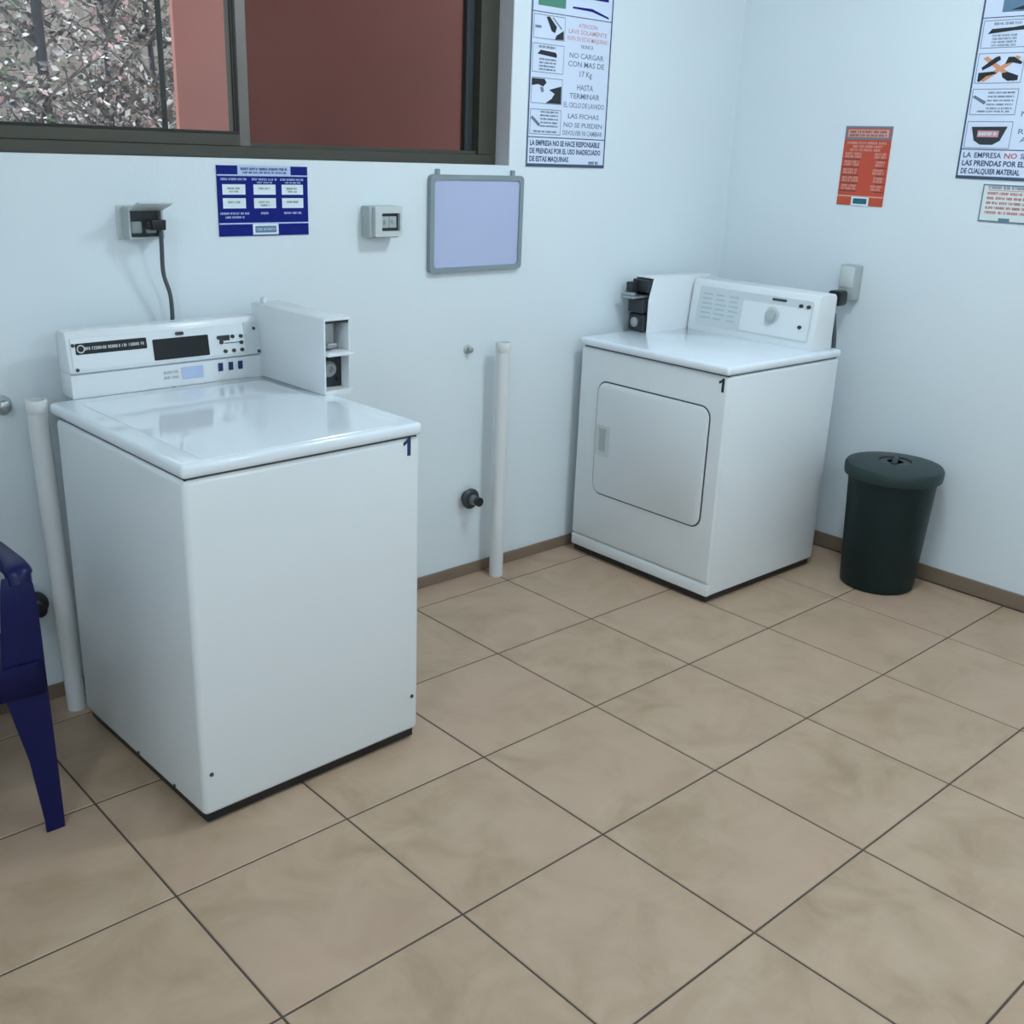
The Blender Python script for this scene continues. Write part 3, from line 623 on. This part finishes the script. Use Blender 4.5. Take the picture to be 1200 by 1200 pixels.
p.poly(CP, [(0.03, 1.955), (0.045, 1.962), (0.165, 1.885), (0.15, 1.878)], 2); p.poly(CP, [(0.03, 1.885), (0.045, 1.878), (0.165, 1.955), (0.15, 1.962)], 3)
p.poly(X, [(0.03, 1.925), (0.075, 1.958), (0.09, 1.962), (0.095, 1.950), (0.06, 1.928), (0.035, 1.916)], 4)
p.poly(X, [(0.112, 1.935), (0.12, 1.958), (0.14, 1.958), (0.172, 1.940), (0.168, 1.933), (0.135, 1.940)], 4)
p.poly(X, [(0.022, 1.908), (0.075, 1.912), (0.09, 1.905), (0.05, 1.896), (0.03, 1.878), (0.022, 1.880)], 4)
p.poly(X, [(0.105, 1.905), (0.125, 1.910), (0.165, 1.897), (0.165, 1.882), (0.13, 1.880), (0.11, 1.892)], 4)
p.poly(G, [(0.014, 1.828), (0.022, 1.834), (0.068, 1.812), (0.06, 1.803)], 2)
for k in range(5): p.scribble(G, 0.07, 0.165, 1.842 - k * 0.013, 0.006, 2, 20 + k)
p.scribble(G, 0.04, 0.16, 1.780, 0.006, 2, 28)
p.poly(('basket', 'dark'), [(0.030, 1.728), (0.160, 1.730), (0.140, 1.682), (0.115, 1.668), (0.07, 1.668), (0.045, 1.682)], 2)
p.rect(('basket_label', 'inkpink'), 0.055, 0.132, 1.694, 1.716, 3); p.scribble(('basket_lettering', 'signwhite'), 0.06, 0.13, 1.705, 0.010, 4, 33)
p.done()
nb.rotation_euler = (0.0, 0.0, -PI / 2)

# orange sign
og = thing('orange_sign', 'small orange sign with pale lines of print on the right wall', 'sign', (XR, -0.645, 1.578), -PI / 2)
part('sign_plate', M['signorange'], og, lambda bm: box(bm, -0.1, 0.1, -0.004, 0, -0.148, 0.148), None)
p = Print(og, -0.004); S = ('pale_lettering', 'signsalmon'); Dk = ('dark_bands', 'signdarkred')
p.frame(('top_border', 'inkgrey'), -0.1, 0.1, 0.098, 0.148, 0.008); p.rect(('heading_band', 'signsalmon'), -0.088, 0.088, 0.107, 0.136, 1)
p.scribble(('heading', 'signdarkred'), -0.08, 0.08, 0.127, 0.009, 2, 1); p.scribble(('heading', 'signdarkred'), -0.08, 0.08, 0.114, 0.008, 2, 2)
for k, (a, b) in enumerate(((-0.085, 0.085), (-0.06, 0.075), (-0.07, 0.07))): p.scribble(S, a, b, 0.086 - k * 0.013, 0.009, 1, 3 + k)
for k in range(5):
    z = 0.040 - k * 0.030
    for dz in (0.006, -0.005):
        p.scribble(S, -0.088, -0.015 - 0.006 * (k % 3), z + dz, 0.009, 1, 10 + k); p.scribble(S, 0.04 + 0.008 * (k % 2), 0.09, z + dz, 0.009, 1, 17 + k)
    p.rect(Dk, -0.098, -0.02, z - 0.0165, z - 0.0125, 1); p.rect(Dk, 0.055, 0.098, z - 0.0165, z - 0.0125, 1)
p.rect(('foot_band', 'signsalmon'), -0.1, 0.1, -0.116, -0.111, 1)
p.rect(('logo_box', 'signwhite'), -0.036, 0.04, -0.148, -0.116, 1); p.rect(('logo', 'teal'), -0.028, 0.032, -0.142, -0.121, 2); p.done()

# small notice under the big one
sn = thing('small_notice', 'small pale notice with lines of red print under the large notice', 'notice', (XR, -1.132, 1.470), -PI / 2)
part('sign_plate', M['cream'], sn, lambda bm: box(bm, 0, 0.32, -0.004, 0, -0.065, 0.065), None)
p = Print(sn, -0.004); B = ('border', 'inkgrey')
p.frame(B, 0, 0.32, -0.065, 0.065, 0.005); p.scribble(('heading', 'inkgrey'), 0.02, 0.30, 0.054, 0.010, 1, 1)
p.rect(('pink_band', 'inkpink'), 0.022, 0.305, 0.043, 0.046, 1)
for k in range(5): p.scribble(('lettering', 'inkred'), 0.02, 0.30, 0.034 - k * 0.0165, 0.009, 1, 2 + k)
p.rect(('logo', 'signgrey'), 0.075, 0.115, -0.063, -0.05, 2); p.done()

# socket on the right wall behind the dryer
rs = thing('socket_box', 'pale grey socket box on the right wall behind the dryer', 'socket', (XR, -0.668, 1.115), -PI / 2)
part('box_body', M['greyplastic'], rs, lambda bm: box(bm, -0.036, 0.036, -0.055, 0, -0.05, 0.088, 0.006, 2))
part('cover', M['lightgrey'], rs, lambda bm: box(bm, -0.030, 0.030, -0.060, -0.05, 0.0, 0.082, 0.004, 2))

# ------------------------------------------------------------------ pipes and taps along the back wall
def standpipe(loc, label, lean):
    t = thing('drain_pipe', label, 'pipe', loc); t.rotation_euler = (0, lean, 0)
    part('pipe', M['pvc'], t, lambda bm: lathe(bm, [(0.0265, 0.0), (0.0265, 0.895), (0.0225, 0.895), (0.0225, 0.01)], n=24))
    part('collar', M['pvc'], t, lambda bm: lathe(bm, [(0.0268, 0.885), (0.029, 0.889), (0.029, 0.918), (0.0275, 0.921), (0.023, 0.921), (0.023, 0.89)], n=24))
    return t
standpipe((-2.985, -0.095, 0), 'white plastic drain pipe behind the left side of the washing machine', -0.022)
standpipe((-1.335, -0.078, 0), 'white plastic drain pipe standing between the washer and the dryer', 0.0)
def tap(x, z, label, hose=True):
    t = thing('tap', label, 'tap', (x, 0, z))
    part('wall_flange', M['chrome'], t, lambda bm: lathe(bm, [(0.026, 0), (0.026, 0.004), (0.016, 0.010), (0.013, 0.012), (0.013, 0.055)], (0, 0, 0), 18, RY))
    part('handwheel', M['dark'], t, lambda bm: lathe(bm, [(0.014, 0.014), (0.034, 0.017), (0.040, 0.023), (0.040, 0.031), (0.034, 0.037), (0.016, 0.040)], (0, 0, 0), 22, RY))
    part('body', M['chrome'], t, lambda bm: lathe(bm, [(0.019, 0.038), (0.021, 0.044), (0.016, 0.056), (0.013, 0.066)], (0, 0, 0), 16, RY))
    part('spout', M['black'], t, lambda bm: lathe(bm, [(0.013, 0.062), (0.018, 0.066), (0.018, 0.082), (0.010, 0.084)], (0, 0, 0), 16, RY))
    return t
tap(-1.432, 0.322, 'dark metal tap on the wall beside the standing drain pipe')
tap(-3.050, 0.318, 'dark metal tap on the wall partly hidden behind the blue chair')
def stub(x, z, label):
    t = thing('pipe_stub', label, 'pipe fitting', (x, 0, z))
    part('wall_flange', M['greyplastic'], t, lambda bm: lathe(bm, [(0.018, 0), (0.018, 0.004), (0.012, 0.008)], (0, 0, 0), 16, RY))
    part('cap', M['steel'], t, lambda bm: lathe(bm, [(0.010, 0.006), (0.011, 0.022), (0.008, 0.024)], (0, 0, 0), 12, RY))
    return t
stub(-1.442, 0.893, 'small grey capped pipe stub left of the standing drain pipe top')
t = stub(-3.062, 0.895, 'grey capped pipe stub at the left edge above the blue chair'); t.scale = (1.35, 1.4, 1.5)

# ------------------------------------------------------------------ blue plastic chair (faces the room, back towards the wall)
ch = thing('chair', 'dark blue plastic armchair at the left edge beside the washing machine', 'chair', (-3.497, -0.42, 0))
def Lsec(x, y, z, sx, sy, wx, wy, t=0.006):
    """L section, outer corner (x,y); flanges run inwards: along -sx for wx, along -sy for wy"""
    p = [(0, 0), (wx, 0), (wx, t), (t, t), (t, wy), (0, wy)]
    return [(x - sx * a, y - sy * b, z) for a, b in p]
def legF(sx):
    def fn(bm):
        secs = []
        for z, ox, oy, wx, wy in ((0, .272, -.222, .042, .040), (0.03, .273, -.222, .044, .040), (0.20, .272, -.222, .060, .055), (0.37, .271, -.221, .092, .085), (0.45, .271, -.220, .090, .110), (0.53, .271, -.219, .084, .11), (0.60, .270, -.217, .076, .11), (0.635, .268, -.212, .068, .11), (0.655, .262, -.203, .055, .10)):
            secs.append(Lsec(sx * ox, oy, z, sx, -1, wx, wy))
        loft(bm, secs)
    return fn
def legB(sx):
    def fn(bm):
        secs = []
        for z, ox, oy, wx, wy in ((0, .235, .285, .040, .040), (0.03, .235, .283, .042, .042), (0.22, .228, .255, .055, .06), (0.40, .222, .225, .07, .09), (0.45, .220, .215, .06, .08)):
            secs.append(Lsec(sx * ox, oy, z, sx, 1, wx, wy))
        loft(bm, secs)
    return fn
for s in (1, -1): part('leg', M['chair'], ch, legF(s), 40)
for s in (1, -1): part('leg', M['chair'], ch, legB(s), 40)
def seat_fn(bm):
    nx, ny = 14, 12; g = []
    for j in range(ny + 1):
        v = j / ny; y = -0.225 + 0.45 * v; row = []
        for i in range(nx + 1):
            u = i / nx * 2 - 1; hw = 0.262 - 0.045 * v
            z = 0.450 - 0.022 * (1 - u * u) * math.sin(PI * min(1, v * 1.1)) - 0.02 * v
            row.append((u * hw, y, z))
        g.append(row)
    # front and side aprons
    apr = [[(x, y, z - 0.002), (x * 1.004, y - 0.004, z - 0.066 - 0.014 * abs(x) / .26)] for x, y, z in g[0]]
    V = [[bm.verts.new(p) for p in r] for r in g]
    for j in range(ny):
        for i in range(nx): bm.faces.new((V[j][i], V[j][i + 1], V[j + 1][i + 1], V[j + 1][i]))
    lo = [bm.verts.new(a[1]) for a in apr]
    for i in range(nx): bm.faces.new((V[0][i + 1], V[0][i], lo[i], lo[i + 1]))
    for i, s in ((0, -1), (nx, 1)):
        ls = [bm.verts.new((V[j][i].co.x + s * 0.003, V[j][i].co.y, V[j][i].co.z - 0.075)) for j in range(ny + 1)]
        for j in range(ny):
            bm.faces.new((V[j][i], V[j + 1][i], ls[j + 1], ls[j]) if s < 0 else (V[j + 1][i], V[j][i], ls[j], ls[j + 1]))
    bmesh.ops.recalc_face_normals(bm, faces=bm.faces[:])
def solid(o, t):
    md = o.modifiers.new('thickness', 'SOLIDIFY'); md.thickness = t; md.offset = 0
solid(part('seat', M['chair'], ch, seat_fn, 50), 0.006)
def back_fn(bm):
    nx, nz = 17, 9; V = []
    for k in range(nz + 1):
        v = k / nz; row = []
        for i in range(nx + 1):
            u = i / nx * 2 - 1; hw = 0.215 + 0.035 * math.sin(PI * v * 0.8)
            z = 0.42 + 0.41 * v - (0.05 * u * u if k == nz else 0.03 * u * u * v)
            row.append(bm.verts.new((u * hw, 0.215 + 0.115 * v - 0.05 * u * u, z)))
        V.append(row)
    for k in range(nz):
        for i in range(nx):
            if 2 <= k <= 6 and i in (3, 5, 7, 9, 11, 13): continue
            bm.faces.new((V[k][i], V[k][i + 1], V[k + 1][i + 1], V[k + 1][i]))
solid(part('backrest', M['chair'], ch, back_fn, 50), 0.007)
def arm_fn(s):
    def fn(bm):
        path = spline([(.243, -.210, .640), (.245, -.200, .661), (.248, -.165, .668), (.254, -.05, .658), (.252, .08, .655), (.238, .19, .662), (.215, .265, .672)], 5)
        secs = []
        for i, q in enumerate(path):
            d = (path[min(i + 1, len(path) - 1)] - path[max(i - 1, 0)]).normalized(); up = Vector((1, 0, 0)).cross(d).normalized()
            if up.z < 0 and abs(d.z) < .7: up = -up
            w = 0.030 if i > 4 else 0.026
            sec = []
            for a, b in ((-1, -.3), (-.75, .7), (0, 1), (.75, .7), (1, -.3), (.9, -1.2), (.7, -.1), (0, .2), (-.7, -.1), (-.9, -1.2)):
                qq = q + Vector((1, 0, 0)) * a * w + up * b * 0.012
                sec.append((s * qq.x, qq.y, qq.z))
            secs.append(sec)
        loft(bm, secs)
    return fn
for s in (1, -1): part('armrest', M['chair'], ch, arm_fn(s), 60)

# ------------------------------------------------------------------ outside
struct('ground_outside', M['soil'], lambda bm: box(bm, -14, 14, 0.2, 6.6, -0.3, -0.1))
def bank(bm):
    rnd = random.Random(3); nx, ny = 70, 40; V = []
    for j in range(ny + 1):
        v = j / ny; row = []
        for i in range(nx + 1):
            x = -9 + 18 * i / nx; y = 6.1 + 8 * v
            z = -0.12 + 5.2 * min(1, v * 2.2) ** 0.85 + rnd.uniform(-.10, .10) * min(1, v * 6) + 0.15 * math.sin(x * 1.7 + y)
            row.append(bm.verts.new((x, y + rnd.uniform(-.06, .06), z)))
        V.append(row)
    for j in range(ny):
        for i in range(nx): bm.faces.new((V[j][i], V[j][i + 1], V[j + 1][i + 1], V[j + 1][i]))
struct('hillside', M['soil'], bank)
gw = part('garden_wall', M['redwall'], None, lambda bm: (box(bm, -1.93, 2.6, 1.2, 1.225, -0.1, 3.0), box(bm, -1.95, 2.6, 1.19, 1.24, 3.0, 3.06, 0.006, 1)), None)
tag(gw, 'terracotta red plastered wall standing outside the right half of the window', 'wall')
struct('trim_2', M['ceiling'], lambda bm: box(bm, -7, 1.0, 0.2, 0.75, ZC - 0.02, ZC + 0.12))

LM = [M[k] for k in ('leaf_grey', 'leaf_dark', 'leaf_pale', 'leaf_pink', 'leaf_green', 'leaf_brown')]
def tree(x, y, h, label, seed, trunk_r, nbr, nleaf, spread, mix, lean=0.0, lsize=0.05):
    rnd = random.Random(seed)
    t = thing('tree', label, 'tree', (x, y, -0.1), 0, 'trees outside the window')
    trunk = spline([(0, 0, 0), (lean * .3, 0.02, h * .3), (lean * .5 + .03, -0.02, h * .55), (lean, 0.03, h)], 5)
    part('trunk', M['bark'], t, lambda bm: tube(bm, trunk, trunk_r, 9, trunk_r * .35), 60)
    tips = []
    def br(bm):
        for k in range(nbr):
            b = trunk[int(rnd.uniform(.42, .98) * (len(trunk) - 1))]; a = rnd.uniform(0, 2 * PI); L = rnd.uniform(.4, 1) * spread
            e = b + Vector((math.cos(a) * L, math.sin(a) * L * .7, rnd.uniform(-.25, .7) * L)); mm = (b + e) / 2 + Vector((rnd.uniform(-.1, .1), rnd.uniform(-.1, .1), rnd.uniform(-.05, .18)))
            c = spline([b, mm, e], 4); tube(bm, c, rnd.uniform(.006, .016), 5, .003); tips.append(c)
            for q in range(3):
                s = c[rnd.randint(2, len(c) - 1)]; d = Vector((rnd.uniform(-1, 1), rnd.uniform(-1, 1), rnd.uniform(-.5, .9))).normalized() * rnd.uniform(.08, .24)
                cc = [s, s + d * .5 + Vector((0, 0, rnd.uniform(-.05, .05))), s + d]; tube(bm, cc, .005, 4, .002); tips.append(cc)
    part('branches', M['twig'], t, br, None, kind='stuff')
    def lf(bm):
        for k in range(nleaf):
            c = rnd.choice(tips); q = c[rnd.randint(0, len(c) - 1)] + Vector((rnd.gauss(0, .05), rnd.gauss(0, .05), rnd.gauss(0, .06)))
            u = Vector((rnd.gauss(0, 1), rnd.gauss(0, 1), rnd.gauss(0, .7))).normalized(); n = u.cross(Vector((rnd.gauss(0, 1), rnd.gauss(0, 1), rnd.gauss(0, 1)))).normalized(); w = u.cross(n)
            s = lsize * rnd.uniform(.5, 1.3)
            f = bm.faces.new([bm.verts.new(q + p) for p in (Vector((0, 0, 0)), u * s * .45 + w * s * .28 + n * s * .06, u * s, u * s * .45 - w * s * .28 + n * s * .06)])
            f.material_index = rnd.choices(range(6), mix)[0]
    part('foliage', LM, t, lf, None, kind='stuff')
tree(-1.86, 2.95, 3.3, 'slim dark trunked tree at the left end of the window view', 11, 0.05, 80, 3200, 0.46, (4, 3, 4.0, 1.4, 1.2, 2), 0.04, 0.045)
tree(-1.12, 3.95, 3.1, 'grey tangled tree with pale leaves in the middle of the left pane', 12, 0.03, 90, 3600, 0.50, (5, 2, 4.0, 2.2, .5, 3), 0.06)
tree(-0.28, 5.00, 3.3, 'brownish tangled tree beside the terracotta wall', 13, 0.04, 80, 3000, 0.50, (5, 3, 2.2, .9, .7, 4), -0.05)
tree(-1.62, 5.25, 4.0, 'green leaved tree behind the slim dark trunk', 14, 0.07, 90, 3600, 0.55, (3, 2, 2.8, .6, 3, 2), 0.05, 0.06)
tree(-3.05, 3.60, 3.4, 'leafy grey green tree outside, left of the slim dark trunk', 16, 0.05, 70, 2200, 0.50, (4, 3, 2.5, .6, 3, 2), 0.04, 0.06)
tree(-4.35, 4.10, 3.6, 'leafy tree outside the far left end of the window', 17, 0.06, 70, 2200, 0.55, (4, 3, 2.0, .4, 4, 2), -0.05, 0.06)
